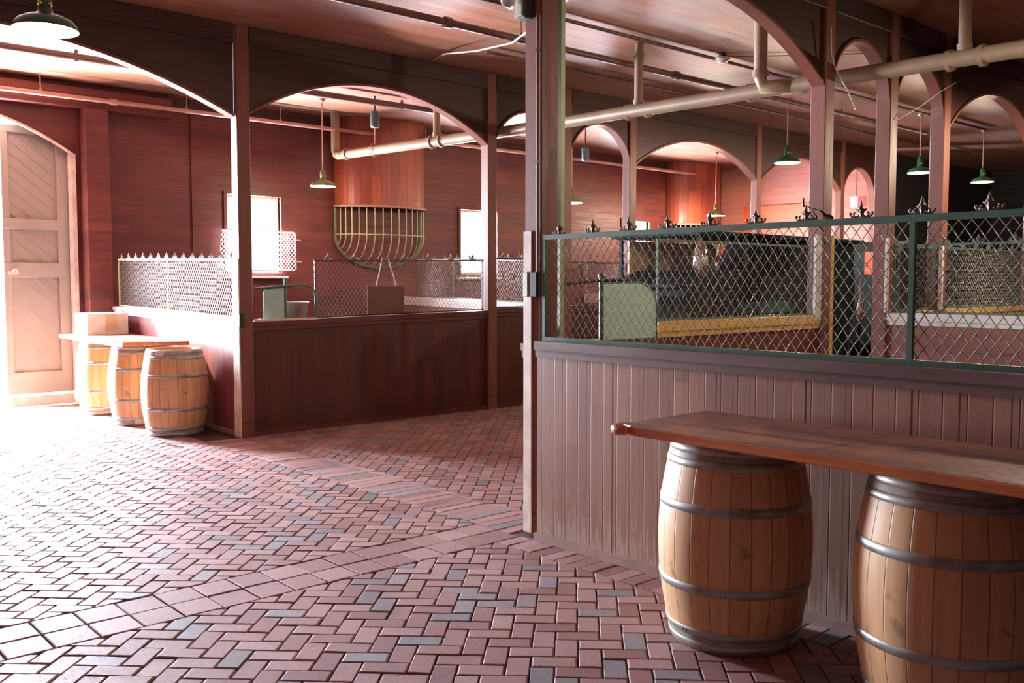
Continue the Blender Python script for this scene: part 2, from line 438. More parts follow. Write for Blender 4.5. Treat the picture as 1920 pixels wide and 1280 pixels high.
def window(i, x0, x1, z0, z1):
    f = MB(); w = .055
    for a in ((x0-.05, x0, z0-.05, z1+.05), (x1, x1+.05, z0-.05, z1+.05), (x0, x1, z1, z1+.05), (x0, x1, z0-.05, z0)):
        f.box(a[0], a[1], YB-.03, YB+.13, a[2], a[3])
    o = f.build('window_%d' % i, M['wallx']); tag(o, kind='structure')
    s = MB()
    for a in ((x0, x0+.04, z0, z1), (x1-.04, x1, z0, z1), (x0+.04, x1-.04, z1-.04, z1), (x0+.04, x1-.04, z0, z0+.04)):
        s.box(a[0], a[1], YB+.05, YB+.085, a[2], a[3])
    sub('sash', s, M['cream'], o)
    g = MB().box(x0+.04, x1-.04, YB+.062, YB+.068, z0+.04, z1-.04)
    sub('pane', g, GL, o)
    sub('window_sill', MB().box(x0-.09, x1+.09, YB-.09, YB, z0-.085, z0-.05, .006), M['cream'], o)
def glass():
    t = NT('window_glass'); t.t.nodes.remove(t.b)
    tr = t.n('ShaderNodeBsdfTransparent'); gl = t.n('ShaderNodeBsdfGlossy'); gl.inputs['Roughness'].default_value = .03
    mx = t.n('ShaderNodeMixShader'); mx.inputs[0].default_value = .05; t.t.links.new(tr.outputs[0], mx.inputs[1]); t.t.links.new(gl.outputs[0], mx.inputs[2])
    t.t.links.new(mx.outputs[0], t.out.inputs[0]); return t.m
GL = glass()
for i, wv in enumerate(wins): window(i+1, *wv)

# door leaf (ledged door with diagonal boards) standing just outside the arched opening
def door_leaf():
    x0, x1, y = 3.20, 4.24, YB+.22
    root = MB(); z0, z1 = .16, 3.72
    root.box(x0, x1, y, y+.03, z0, z1)
    # diagonal boards as slim raised strips
    k = -3.
    while k < 4.5:
        a = clipseg(x0+.02, x1-.02, z0+.05, z1-.05, k)
        if a: root.bar((a[0], y-.004, a[1]), (a[2], y-.004, a[3]), .014, .022)
        k += .16
    d = root.build('door_1', M['doorleaf']); tag(d, kind='structure')
    f = MB(); t = .045
    for a in ((x0, x0+.10, z0, z1), (3.88, 4.03, z0, z1), (x0, x1, z0, z0+.30), (x0, x1, 1.72, 1.92), (x0, x1, 2.36, 2.50), (x0, x1, z1-.1, z1), (x1-.06, x1, z0, z1)):
        t += .002; f.box(a[0], a[1], y-t, y-.001, a[2], a[3], .008)
    sub('door_frame', f, M['doorleaf'], d)
    h = MB().tube([(3.30, y-.05, 1.80), (3.30, y-.09, 1.81), (3.34, y-.09, 1.84), (3.36, y-.07, 1.80)], .012, 6); h.box(3.25, 3.38, y-.055, y-.045, 1.76, 1.80)
    sub('door_handle', h, M['cream'], d)
def clipseg(x0, x1, z0, z1, k):     # line z = -x*.85 + k + 3*...
    sl = -.80; pts = []
    for x in (x0, x1):
        z = z0 + k + sl*(x-x0)
        if z0 <= z <= z1: pts.append((x, z))
    for z in (z0, z1):
        x = x0 + (z-z0-k)/sl
        if x0 <= x <= x1: pts.append((x, z))
    if len(pts) < 2: return None
    pts.sort(); a, b_ = pts[0], pts[-1]
    return (a[0], a[1], b_[0], b_[1]) if b_[0]-a[0] > .03 else None
door_leaf()
thr = MB(); thr.prism([(YB+.125, .0), (YB+.19, .13), (YB+.2, .13), (YB+.2, .0)], lambda u, v, t: (t, u, v), DX0, DX1)
thr.box(-3, 7.5, YB+.2, 22, 0, .13)
tag(thr.build('pavement', M['concrete']), kind='structure')

lf = MB().box(DX0-.1, 2.2, YB+.22, YB+.26, .14, 4.05)  # unseen closed leaf, added to narrow the daylight and sharpen its shadow edge
for a_ in ((.1, .2), (2.08, 2.2)): lf.box(a_[0], a_[1], YB+.18, YB+.219, .15, 4.04)
for z_ in (.16, 1.75, 3.7): lf.box(.2, 2.08, YB+.185, YB+.219, z_, z_+.2)
tag(lf.build('added_door_leaf', M['doorleaf']), kind='structure')
# header beam over the door and the boarded pilaster under it
hb = MB().box(.0, 5.35, YB-.20, YB-.02, 3.98, 4.25, .008)
tag(hb.build('header_beam', M['wallx']), 'reddish header beam above the arched doorway, ending over the stall', 'beam')
pil = thing('door_pilaster', (4.28, YB-.15, 0), 'orange-lit boarded pilaster at the right side of the arched doorway', 'post')
MB().box(4.13, 4.44, YB-.28, YB-.005, 0, 3.98, .008).build('shaft', M['wallx'], pil)
MB().box(4.10, 4.47, YB-.30, YB-.003, 0, .16, .008).build('base', M['wallx'], pil)

# ------------------------------------------------------------------ POSTS
def post(x0, y0, label, w=.155, name='wooden_post', mat='post', extra=None):
    t = thing(name, (x0+w/2, y0+w/2, 0), label, 'post', 'timber posts carrying the arches')
    MB().box(x0, x0+w, y0, y0+w, .15, H, .008).build('shaft', M[mat], t)
    MB().box(x0+.001, x0+w-.001, y0+.001, y0+w-.001, 0, .15, .004).build('base_block', M[mat], t)
    return t
P = {}
P['near'] = post(4.11, 4.36, 'tall post at the corner of the nearest stall carrying conduit and a switch box')
P['mid'] = post(4.43, 9.33, 'post with bright white edge between left barrels and the middle partition', .15)
XR2 = [7.86, 9.24, 10.60, 13.87, 16.65, 17.95]
LR2 = ['post at the right end of the middle partition, pink side catching light', 'post just right of the nearest corner post, seen through its mesh side',
       'pink-edged post left of the narrow bright window above the green panel', 'slim dark post above the finials between the two far wide arches',
       'small far post left of the narrow arch by the striped banner', 'far post at the right of the last narrow arch near the pink end wall']
for x, l in zip(XR2, LR2): P['r2_%.1f' % x] = post(x, 9.33, l, .15 if x < 13 else .13)
XR1 = [7.90, 9.13, 10.34, 13.05]
LR1 = ['red-brown post with an iron hook bracket, beside the big right-hand arch', 'red-brown post crossed by the big pipe, right of the dark doorway',
       'post left of the wide orange-lit arch at the right', 'post at the right edge beyond the wide arch']
for x, l in zip(XR1, LR1): P['r1_%.1f' % x] = post(x, 4.60, l, .155)
n_ = P['near']
MB().box(4.272, 4.325, 4.40, 4.47, 1.95, H).build('door_track', M['green'], n_)
MB().box(4.33, 4.37, 4.41, 4.46, 1.3, H).build('door_track', M['rack'], n_)
MB().box(4.098, 4.1095, 4.44, 4.512, .02, 1.98).build('corner_board', M['cream'], n_)['label'] = 'chipped white-painted strip'
MB().tube([(4.095, 4.375, 1.72), (4.095, 4.375, 3.9), (4.10, 4.375, 4.3)], .011, 8).build('conduit', M['pipe_d'], n_)
MB().box(4.07, 4.108, 4.36, 4.425, 1.56, 1.72, .004).build('switch_box', M['black_iron'], n_)
MB().box(4.08, 4.108, 4.455, 4.50, 1.56, 1.72, .003).build('switch_plate', M['steel'], n_)
for z in (2.4, 3.1, 3.8): MB().box(4.085, 4.109, 4.362, 4.388, z, z+.02).build('conduit_clip', M['black_iron'], n_)
m_ = P['mid']
MB().box(4.414, 4.4295, 9.335, 9.475, .0, 1.9).build('corner_board', M['cream'], m_)['label'] = 'white-painted strip on the aisle side'
MB().box(4.40, 4.46, 9.29, 9.335, 1.18, 1.32, .004).build('latch_plate', M['black_iron'], m_)
tag(MB().tube([(4.1, 13.26, 1.0), (4.1, 13.26, 1.4)], .01, 6).build('bolt_rod', M['black_iron']), 'short iron rod fixed on the pilaster by the doorway', 'rod') if False else None

# ------------------------------------------------------------------ ARCHES
def arch(axis, c, u0, u1, zs, za, label, th=.09, top=H, name='arch_panel'):
    """flat boarded panel between two posts, its lower edge an arch. axis 0: runs along X at Y=c"""
    P_ = (lambda u, z, t: (u, c+t, z)) if axis == 0 else (lambda u, z, t: (c+t, u, z))
    t = thing(name, P_((u0+u1)/2, zs, 0), label, 'arch', 'timber arches between the posts')
    A_ = arc(u0, u1, zs, za, 28); mb = MB()
    for (a, za_), (b_, zb_) in zip(A_, A_[1:]):
        V = [P_(a, za_, -th/2), P_(b_, zb_, -th/2), P_(b_, top, -th/2), P_(a, top, -th/2), P_(a, za_, th/2), P_(b_, zb_, th/2), P_(b_, top, th/2), P_(a, top, th/2)]
        mb.add(V, [(0, 1, 2, 3), (4, 7, 6, 5)])
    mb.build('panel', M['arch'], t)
    so = MB()
    for (a, za_), (b_, zb_) in zip(A_, A_[1:]):
        w = th/2+.018; e = .022
        n1 = e; V = [P_(a, za_-n1, -w), P_(b_, zb_-n1, -w), P_(b_, zb_+.006, -w), P_(a, za_+.006, -w), P_(a, za_-n1, w), P_(b_, zb_-n1, w), P_(b_, zb_+.006, w), P_(a, za_+.006, w)]
        so.add(V, [(0, 1, 2, 3), (4, 7, 6, 5), (0, 4, 5, 1), (3, 2, 6, 7)], False)
    so.build('soffit_trim', M['post'], t)
    lg = MB()
    for sgn in (-1, 1):
        a, b_ = (th/2, th/2+.035) if sgn > 0 else (-th/2-.035, -th/2)
        q0, q1 = P_(u0, 4.13, a), P_(u1, top, b_); lg.box(q0[0], q1[0], q0[1], q1[1], q0[2], q1[2]-.002, .006)
    lg.build('ledger', M['arch'], t)
    return t
R2 = 9.405; R1 = 4.677
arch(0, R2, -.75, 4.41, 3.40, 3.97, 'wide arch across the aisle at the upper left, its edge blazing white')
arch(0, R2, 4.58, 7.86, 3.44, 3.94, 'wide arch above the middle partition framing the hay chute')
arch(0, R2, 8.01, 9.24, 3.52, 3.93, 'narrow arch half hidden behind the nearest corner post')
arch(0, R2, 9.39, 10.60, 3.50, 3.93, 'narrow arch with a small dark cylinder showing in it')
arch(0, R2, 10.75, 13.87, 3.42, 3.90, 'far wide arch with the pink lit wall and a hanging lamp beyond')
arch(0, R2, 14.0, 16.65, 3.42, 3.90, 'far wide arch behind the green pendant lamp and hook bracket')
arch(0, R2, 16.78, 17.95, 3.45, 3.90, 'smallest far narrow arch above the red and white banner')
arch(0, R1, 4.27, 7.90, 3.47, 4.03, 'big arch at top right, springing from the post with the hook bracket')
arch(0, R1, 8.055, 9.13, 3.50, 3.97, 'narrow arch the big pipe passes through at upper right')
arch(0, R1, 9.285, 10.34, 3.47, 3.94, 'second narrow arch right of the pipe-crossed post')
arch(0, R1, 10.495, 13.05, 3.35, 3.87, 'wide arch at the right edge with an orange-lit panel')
# row beam continuing above aisle
post(-.90, 9.33, 'aisle post on the left side, outside the photo') if False else None

# ------------------------------------------------------------------ FINIAL (built once)
def finial_mesh():
    mb = MB()
    mb.lathe([(.001, .082), (.005, .070), (.011, .052), (.017, .042), (.016, .039), (.008, .035), (.0075, .031), (.012, .028), (.009, .022), (.007, .0)], n=6, smooth=False)
    for s in (-1, 1):
        pts = []
        for i in range(15):                       # C scroll
            t = i/14; a = PI*.5 - s*0 + t*PI*1.9; r = .019*(1-.6*t)
            pts.append((0, s*(.026+math.cos(a)*r*1.1), .018+math.sin(a)*r))
        pts = [(0, s*.004, .036), (0, s*.012, .036)] + pts
        mb.tube(pts, .005, 6)
        mb.tube([(0, s*.010, .004), (0, s*.028, .003), (0, s*.046, .006), (0, s*.055, .014), (0, s*.052, .022), (0, s*.046, .020)], .0045, 5)
        mb.lathe([(.001, .028), (.006, .024), (.006, .016), (.001, .012)], 0, s*.055, 6)
    mb.lathe([(.001, .012), (.008, .006), (.008, -.004), (.001, -.012)], 0, 0, 6)
    return mb
fin_proto = None

def strands(mb, L, z0, z1, dw, dh, r, crimp, place, ztop=None):
    """two families of diagonal wires filling a rectangle L x (z1-z0); ztop/zbot may vary linearly via place"""
    Hh = z1-z0; sl = dh/dw
    for fam in (1, -1):
        k = -Hh/sl if fam == 1 else 0.
        k0 = math.floor(k/dw)*dw; u = k0
        while u < L + (0 if fam == 1 else Hh/sl):
            # line from (u,0) going up with slope sl*fam
            ua, va = u, 0.; ub, vb = u + fam*Hh/sl, Hh
            lo, hi = (ua, ub) if fam == 1 else (ub, ua)
            pts = []
            def at_(x): return va + (x-ua)*sl*fam
            x0_, x1_ = max(0, lo), min(L, hi)
            if x1_-x0_ > .004:
                if crimp:
                    n = max(1, int(round((x1_-x0_)/(dw/2))))
                    st = dw/2; xs = []; x = math.ceil((x0_-u)/st)*st + u
                    while x < x1_: xs.append(x); x += st
                    pts = [x0_] + [q for q in xs if q-x0_ > .003 and x1_-q > .003] + [x1_]
                    P3 = []
                    for i, x in enumerate(pts):
                        kk = int(round((x-u)/st)); off = crimp*(1 if kk % 2 == 0 else -1)*fam
                        P3.append(place(x, at_(x), off))
                    mb.tube(P3, r, 4, caps=False)
                else:
                    mb.tube([place(x0_, at_(x0_), fam*r), place(x1_, at_(x1_), fam*r)], r, 3, caps=False)
            u += dw

def fence(axis, c, u0, u1, zb, zt, label, nfin, name='wire_fence', dw=.055, dh=.075, r=.0024, crimp=0., posts=(), fr='green', fm='iron', cr=.014, u_hole=None, endposts=True, topm=None):
    """zb, zt: (height at u0, height at u1)"""
    global fin_proto
    if not isinstance(zb, tuple): zb = (zb, zb)
    if not isinstance(zt, tuple): zt = (zt, zt)
    L = u1-u0; hm = (zt[0]+zt[1])/2-(zb[0]+zb[1])/2
    def B_(u, v, t):
        f = u/L; z0 = zb[0]+(zb[1]-zb[0])*f; z1 = zt[0]+(zt[1]-zt[0])*f; z = z0 + v/hm*(z1-z0)
        return (u0+u, c+t, z) if axis == 0 else (c+t, u0+u, z)
    t = thing(name, B_(L/2, 0, 0), label, 'fence', 'diamond wire fences on the stall partitions')
    mb = MB(); strands(mb, L, 0, hm, dw, dh, r, crimp, B_, None); 
    mb.build('wire_mesh', M['wire'], t)
    MB().bar(B_(0, hm, 0), B_(L, hm, 0), cr*1.6, cr*1.9).build('top_rail', M[topm or fr], t)
    MB().bar(B_(0, .012, 0), B_(L, .012, 0), cr*1.4, cr*1.7).build('bottom_rail', M[fr], t)
    es = ([.012, L-.012] if endposts else []) + list(posts)
    for e in es: MB().bar(B_(e, .02, 0), B_(e, hm-cr*.9, 0), cr*1.5, cr*1.5).build('stile', M[fr], t)
    base = t.location
    for i in range(nfin):
        u = L*(i+.5)/nfin
        if fin_proto is None:
            o = finial_mesh().build('finial', M['iron']); o.parent = t; fin_proto = o; 
            o.location = Vector(B_(u, hm, 0))-base+Vector((0, 0, cr*.9)); o.rotation_euler = (0, 0, 0 if axis == 1 else PI/2)
        else:
            copy_part(fin_proto, t, Vector(B_(u, hm, 0))-base+Vector((0, 0, cr*.9)), 0 if axis == 1 else PI/2)
    return t
def partition(axis, c0, c1, u0, u1, z, label, boards, sillm, name='stall_partition', sz=(.055, .075), bl=None, over=.03, parts=True, base=True, inner=None, ztop=None):
    """c0..c1 thickness range, u0..u1 along; z = (z at u0, z at u1) height of the sill top"""
    if not isinstance(z, tuple): z = (z, z)
    Q = (lambda u, zz, c: (u, c, zz)) if axis == 0 else (lambda u, zz, c: (c, u, zz))
    t = thing(name, Q((u0+u1)/2, 0, (c0+c1)/2), label, 'partition', 'boarded stall partitions')
    b_ = MB()
    def solid(mb, ua, ub, za0, za1, zb0, zb1, ca, cb):
        V = [Q(ua, za0, ca), Q(ub, zb0, ca), Q(ub, zb0, cb), Q(ua, za0, cb), Q(ua, za1, ca), Q(ub, zb1, ca), Q(ub, zb1, cb), Q(ua, za1, cb)]
        mb.add(V, [(3, 2, 1, 0), (4, 5, 6, 7), (0, 1, 5, 4), (1, 2, 6, 5), (2, 3, 7, 6), (3, 0, 4, 7)])
    h = sz[0]
    if bl:                                            # separate grooved boards
        u = u0
        while u < u1-.01:
            e = min(u+bl, u1); j = random.uniform(-.0006, .0006)
            za = z[0]+(z[1]-z[0])*(u-u0)/(u1-u0)-h; zb_ = z[0]+(z[1]-z[0])*(e-u0)/(u1-u0)-h
            solid(b_, u+.0006, e-.0006, 0, za, 0, zb_, c0+j, c1)
            u = e
    else: solid(b_, u0, u1, 0, z[0]-h, 0, z[1]-h, c0, c1)
    b_.build('board_panel', M[boards], t)
    s = MB(); N = 1
    solid(s, u0, u1, z[0]-h, z[0], z[1]-h, z[1], c0-over, c1+over)
    s.build('sill', M[sillm], t)
    if parts:
        m = MB(); solid(m, u0, u1, z[0]-h-.045, z[0]-h, z[1]-h-.045, z[1]-h, c0-over*.55, c1+over*.55)
        m.build('sill_moulding', M[sillm], t)
    if base:
        g = MB(); solid(g, u0, u1, 0, .05, 0, .05, c0-.03, c1+.02); g.build('base_trim', M['base' if axis == 1 else 'sillx'], t)
    return t

# near stall front (plane X = 4.07)
partition(1, 4.075, 4.14, .35, 4.355, (1.282, 1.282), 'pinkish-brown vertical-board stall front behind the near barrel table', 'near_board', 'sill', bl=.105)
fence(1, 4.105, .35, 4.33, 1.282, 1.935, 'green-framed wire fence nearest the camera, with bronze finials', 14, crimp=.0024, r=.0023, posts=[1.60], cr=.016)
# row 1 back of the near stall: ochre sill
partition(0, 4.64, 4.70, 5.58, 7.90, 1.35, 'partition with the ochre-yellow sill behind the light green panel', 'inner_board_x', 'ochre', sz=(.075, 0), base=False)
partition(0, 4.64, 4.70, 4.27, 5.58, 1.24, 'lower partition section beneath the light green panel, beside the corner post', 'inner_board_x', 'sill', sz=(.05, 0), base=False)
fence(0, 4.67, 5.62, 7.84, 1.35, 1.98, 'dark wire fence above the ochre sill, seen through the near fence', 0, dw=.05, dh=.07, cr=.010, fr='rack_d', topm='rack_d')
# jambs beside the dark doorway
jb = MB().box(7.80, 7.895, 4.60, 4.63, 1.30, 2.09, .004).build('door_jamb', M['white']); tag(jb, 'white board on the hook-bracket post, left of the dark doorway', 'jamb')
jb = MB().box(8.06, 8.11, 4.60, 4.66, .1, 2.09, .004).build('door_jamb', M['ochre']); tag(jb, 'narrow ochre strip at the left edge of the dark doorway', 'jamb')
jb = MB().box(9.08, 9.125, 4.57, 4.60, 1.35, 2.10, .004).build('door_jamb', M['white']); tag(jb, 'white board on the pipe-crossed post, right of the dark doorway', 'jamb')
jb = MB().box(10.29, 10.335, 4.56, 4.60, 1.35, 2.05, .004).build('door_jamb', M['cream']); tag(jb, 'cream board on the post behind the near fence upright', 'jamb')
# second stall side (plane X ~ 9.2) with white sill, and its row
partition(1, 9.17, 9.24, .6, 4.60, 1.345, 'horizontal-board partition with a white sill at the right', 'inner_board', 'white', sz=(.075, 0), base=False)
fence(1, 9.2, .6, 4.57, 1.345, 2.02, 'green wire fence on the white-silled partition at right', 12, dw=.055, cr=.012, posts=[2.0])
partition(0, 4.64, 4.70, 9.30, 10.34, 1.35, 'short partition between the pipe-crossed post and the next', 'inner_board_x', 'ochre', sz=(.06, 0), base=False)
fence(0, 4.67, 9.30, 10.32, 1.35, 2.03, 'short dense wire fence between two red-brown posts at right', 3, dw=.05, cr=.012)
partition(0, 4.64, 4.70, 10.50, 13.05, 1.36, 'partition with a yellow sill under the wide right-hand arch', 'inner_board_x', 'ochre', sz=(.06, 0), base=False)
fence(0, 4.67, 10.52, 13.03, 1.36, 2.04, 'wire fence under the wide right-hand arch, small finials on top', 7, dw=.05, cr=.012)
# row 2
partition(0, 9.375, 9.44, 4.58, 7.86, (1.235, 1.29), 'dark red vertical-board partition in the middle, floor to sill', 'mid_board', 'sillx', bl=.14)
fence(0, 9.41, 5.36, 7.84, (1.25, 1.29), (1.895, 1.94), 'wire fence above the middle partition with the hanging brown panel', 7, dw=.055, cr=.009, fr='black_iron', posts=[], r=.0028)
partition(0, 9.375, 9.44, 8.01, 9.24, 1.315, 'short dark partition just left of the nearest corner post', 'mid_board', 'sillx', bl=.14)
fence(0, 9.41, 8.03, 9.22, 1.315, 1.965, 'short wire fence just left of the nearest corner post', 4, dw=.055, cr=.012, fr='black_iron')
partition(0, 9.375, 9.44, 9.39, 10.60, 1.33, 'dark partition seen through mesh left of the light green panel', 'mid_board', 'sillx')
fence(0, 9.41, 9.41, 10.58, 1.33, 1.94, 'dark far wire fence left of the pink-edged post', 0, dw=.055, cr=.010, fr='black_iron')
partition(0, 9.375, 9.44, 10.75, 13.87, 1.33, 'far dark partition behind the black coach', 'mid_board', 'sillx')
fence(0, 9.41, 10.77, 13.85, 1.33, 1.94, 'far wire fence behind the black coach', 5, dw=.055, cr=.010, fr='rack_d', posts=[.55])
partition(0, 9.375, 9.44, 14.0, 16.65, 1.33, 'farthest partition of the back row, mostly behind the coach', 'mid_board', 'sillx')
# left stall side and dividers
partition(1, 4.455, 4.52, 9.48, 13.22, (1.262, 1.33), 'boarded stall side behind the three left barrels, with a white sill', 'left_board', 'white')
fence(1, 4.48, 9.50, 13.10, (1.262, 1.33), (1.895, 1.965), 'wire fence with white finials above the left barrels', 14, dw=.055, cr=.012, posts=[1.9], fr='rack', topm='white')
partition(1, 9.27, 9.33, 9.48, 13.45, (1.34, 1.42), 'stall divider with a bright white sill, right of the brown panel', 'inner_board', 'white', sz=(.09, 0), base=False)
fence(1, 9.30, 9.50, 12.88, (1.34, 1.41), (1.97, 2.04), 'wire fence on the bright white-silled divider', 11, dw=.055, cr=.011, posts=[2.4], fr='green', topm='white')
partition(1, 13.93, 13.99, 9.48, 13.45, (1.34, 1.42), 'far stall divider with a white sill behind the light green panel', 'inner_board', 'white', sz=(.12, 0), base=False)
fence(1, 13.96, 9.50, 13.45, (1.34, 1.42), (1.97, 2.05), 'grey far wire fence beside the narrow bright window', 8, dw=.05, cr=.011, posts=[1.6], fr='steel', r=.004)
tag(MB().box(4.60, 5.36, 9.335, 9.37, 1.235, 1.262, .006).build('sill_board', M['cream']), 'pale worn board on the sill end by the white-edged post', 'board')

# ------------------------------------------------------------------ SWING FEED PANELS
sp = thing('swing_feeder', (5.0, 4.60, 1.24), 'rounded light green sheet-metal feed panel behind the near fence', 'feeder')
pan = [(4.93, 1.24), (5.52, 1.24), (5.52, 1.46)] + [(5.52-.22+.22*math.cos(a), 1.46+.19*math.sin(a)) for a in [i*PI/16 for i in range(1, 9)]] + [(4.93, 1.65)]
MB().prism(pan, lambda u, v, t: (u, t, v), 4.585, 4.597).build('panel', M['green_l'], sp)
rim = [(4.93, 4.59, 1.24), (4.93, 4.59, 1.65), (5.30, 4.59, 1.655)] + [(5.525-.225+.225*math.cos(a), 4.59, 1.46+.195*math.sin(a)) for a in [i*PI/16 for i in range(8, -1, -1)]] + [(5.525, 4.59, 1.24)]
MB().tube(rim, .011, 6).build('rim', M['green'], sp)
MB().tube([(4.93, 4.60, 1.24), (4.93, 4.60, 1.69)], .017, 8).build('pivot_post', M['green'], sp)
MB().tube([(4.29, 4.60, 1.62), (4.9, 4.60, 1.665), (5.15, 4.60, 1.67), (5.3, 4.6, 1.655)], .012, 6).build('arm_rail', M['black_iron'], sp)
MB().lathe([(.02, 0), (.03, .02), (.012, .045), (.001, .05)], 4.93, 4.60, 8).build('pivot_cap', M['green'], sp).location.z += 1.68-0
sp2 = thing('swing_feeder', (4.97, 9.36, 1.26), 'pale blue-green feed panel in a dark hoop rail by the white-edged post', 'feeder')
hp = [(4.60, 9.35, 1.585), (5.20, 9.35, 1.625)] + [(5.345-.14+.14*math.cos(a), 9.35, 1.485+.14*math.sin(a)) for a in [i*PI/12 for i in range(6, -1, -1)]] + [(5.345, 9.35, 1.265)]
MB().tube(hp, .015, 8).build('hoop_rail', M['green'], sp2)
MB().tube([(4.97, 9.35, 1.262), (4.97, 9.35, 1.70)], .016, 8).build('pivot_post', M['green'], sp2)
pan2 = [(0, 1.262), (0, 1.62), (-.16, 1.62)] + [(-.16-.11*math.sin(a), 1.51+.11*math.cos(a)) for a in [i*PI/12 for i in range(1, 7)]] + [(-.27, 1.262)]
MB().prism(pan2, lambda u, v, t: (4.965+u*.82+t*.3, 9.345-u*.3+t, v), 0, .01).build('panel', M['teal'], sp2)
bk = thing('feed_tub', (5.17, 9.62, 1.25), 'galvanised feed tub behind the dark hoop rail', 'tub')
MB().lathe([(.001, 1.10), (.17, 1.10), (.215, 1.43), (.222, 1.435), (.222, 1.425), (.20, 1.42), (.16, 1.12), (.001, 1.12)], 5.19, 9.68, 28).build('tub', M['steel'], bk)
MB().bar((5.19-.1, 9.44, 1.14), (5.19-.1, 9.6, 1.14), .03).bar((5.19+.1, 9.44, 1.14), (5.19+.1, 9.6, 1.14), .03).build('bracket', M['green'], bk)

# hanging brown panel with two cords
hs = thing('hanging_board', (6.28, 9.36, 1.25), 'brown square hessian panel hung by two pale cords on the fence', 'panel')
MB().box(6.03, 6.55, 9.345, 9.37, 1.285, 1.61, .006).build('board', M['sack'], hs)
for a, b_ in (((6.24, 9.36, 1.93), (6.15, 9.357, 1.60)), ((6.33, 9.36, 1.93), (6.44, 9.357, 1.60))):
    MB().tube([a, ((a[0]+b_[0])/2+.004, 9.355, (a[2]+b_[2])/2), b_], .007, 6).build('cord', M['rope'], hs)

# wire guard on window 1
g = thing('window_guard', (6.75, YB-.12, 1.82), 'white wire mesh guard across the lower half of the left window', 'guard')
gm = MB(); strands(gm, 1.25, 0, .60, .055, .07, .0045, 0., lambda u, v, t: (6.05+u, YB-.13+t, 1.84+v)); gm.build('wire_mesh', M['white'], g)
fr_ = [(6.09, 1.84), (7.26, 1.84), (7.30, 1.88), (7.30, 2.40), (7.26, 2.44), (6.09, 2.44), (6.05, 2.40), (6.05, 1.88), (6.09, 1.84)]
MB().tube([(x, YB-.13, z) for x, z in fr_], .012, 6).build('frame', M['white'], g)
MB().tube([(7.30, YB-.13, 2.32), (7.44, YB-.02, 2.32), (7.46, YB+.0, 2.32)], .012, 6).tube([(7.30, YB-.13, 1.98), (7.44, YB-.02, 1.98), (7.46, YB, 1.98)], .012, 6).build('hinge', M['white'], g)

# ------------------------------------------------------------------ HAY CHUTES WITH RACKS
def chute(cx, label_c, label_r, zc=2.90):
    r = .85; dp = .50
    t = thing('hay_chute', (cx, YB-.3, zc), label_c, 'chute', 'rounded hay chutes on the back wall')
    n = 20; mb = MB()
    P2 = [(cx - r*math.cos(PI*i/n), YB-.02 - dp*math.sin(PI*i/n)**.8) for i in range(n+1)]
    V = []; F = []
    for z in (zc, H-.005): V += [(x, y, z) for x, y in P2]
    m = n+1
    for i in range(n): F.append((i, i+1, m+i+1, m+i))
    V += [(x, y+.03*(1 if 0 < i < n else 0), z) for z in (zc, H-.005) for i, (x, y) in enumerate(P2)]
    for i in range(n): F.append((2*m+i+1, 2*m+i, 3*m+i, 3*m+i+1)); F.append((i+1, i, 2*m+i, 2*m+i+1))
    mb.add(V, F); mb.build('boards', M['chute'], t)
    MB().tube([(x*1.0+(x-cx)*.02, y-.012, zc-.0) for x, y in P2], .024, 6).build('bottom_moulding', M['pipe_p'], t)
    k = thing('hay_rack', (cx, YB-.3, zc-.9), label_r, 'rack', 'iron hay racks under the chutes')
    nb = 17; zb = zc-.03
    def back(x):
        q = max(0., 1-((x-cx)/r)**2); return zc-.50-.50*math.sqrt(q)
    for i in range(1, nb):
        a = PI*i/nb; x = cx-r*.985*math.cos(a); y = YB-.02-dp*.985*math.sin(a)**.8
        z2 = back(x); zm = zc-.46 - .0*i; dy = YB-.02-y
        pts = [(x, y, zb), (x, y, zm)]
        for j in range(1, 8):
            b_ = PI/2*j/7; pts.append((x, y+dy*(1-math.cos(b_)), zm-(zm-z2)*math.sin(b_)))
        MB().tube(pts, .009, 6).build('bar', M['rack'], k)
    fr = [(cx-r, YB-.02, zb)] + [(cx-r*math.cos(PI*i/24), YB-.02, back(cx-r*math.cos(PI*i/24))) for i in range(25)] + [(cx+r, YB-.02, zb)]
    MB().tube(fr, .026, 6).build('back_frame', M['rack_d'], k)
    MB().tube([(x, y, zc-.46) for x, y in P2], .010, 6).build('hoop', M['rack'], k)
    return t
chute(8.93, 'rounded red-board hay chute above the green rack in the middle arch', 'pale green iron hay rack curving under the middle chute')
chute(17.4, 'far red-board chute beyond the right-hand wide arch, left of the pink wall', 'hay rack hidden mostly behind the fence under the far chute', 2.95)

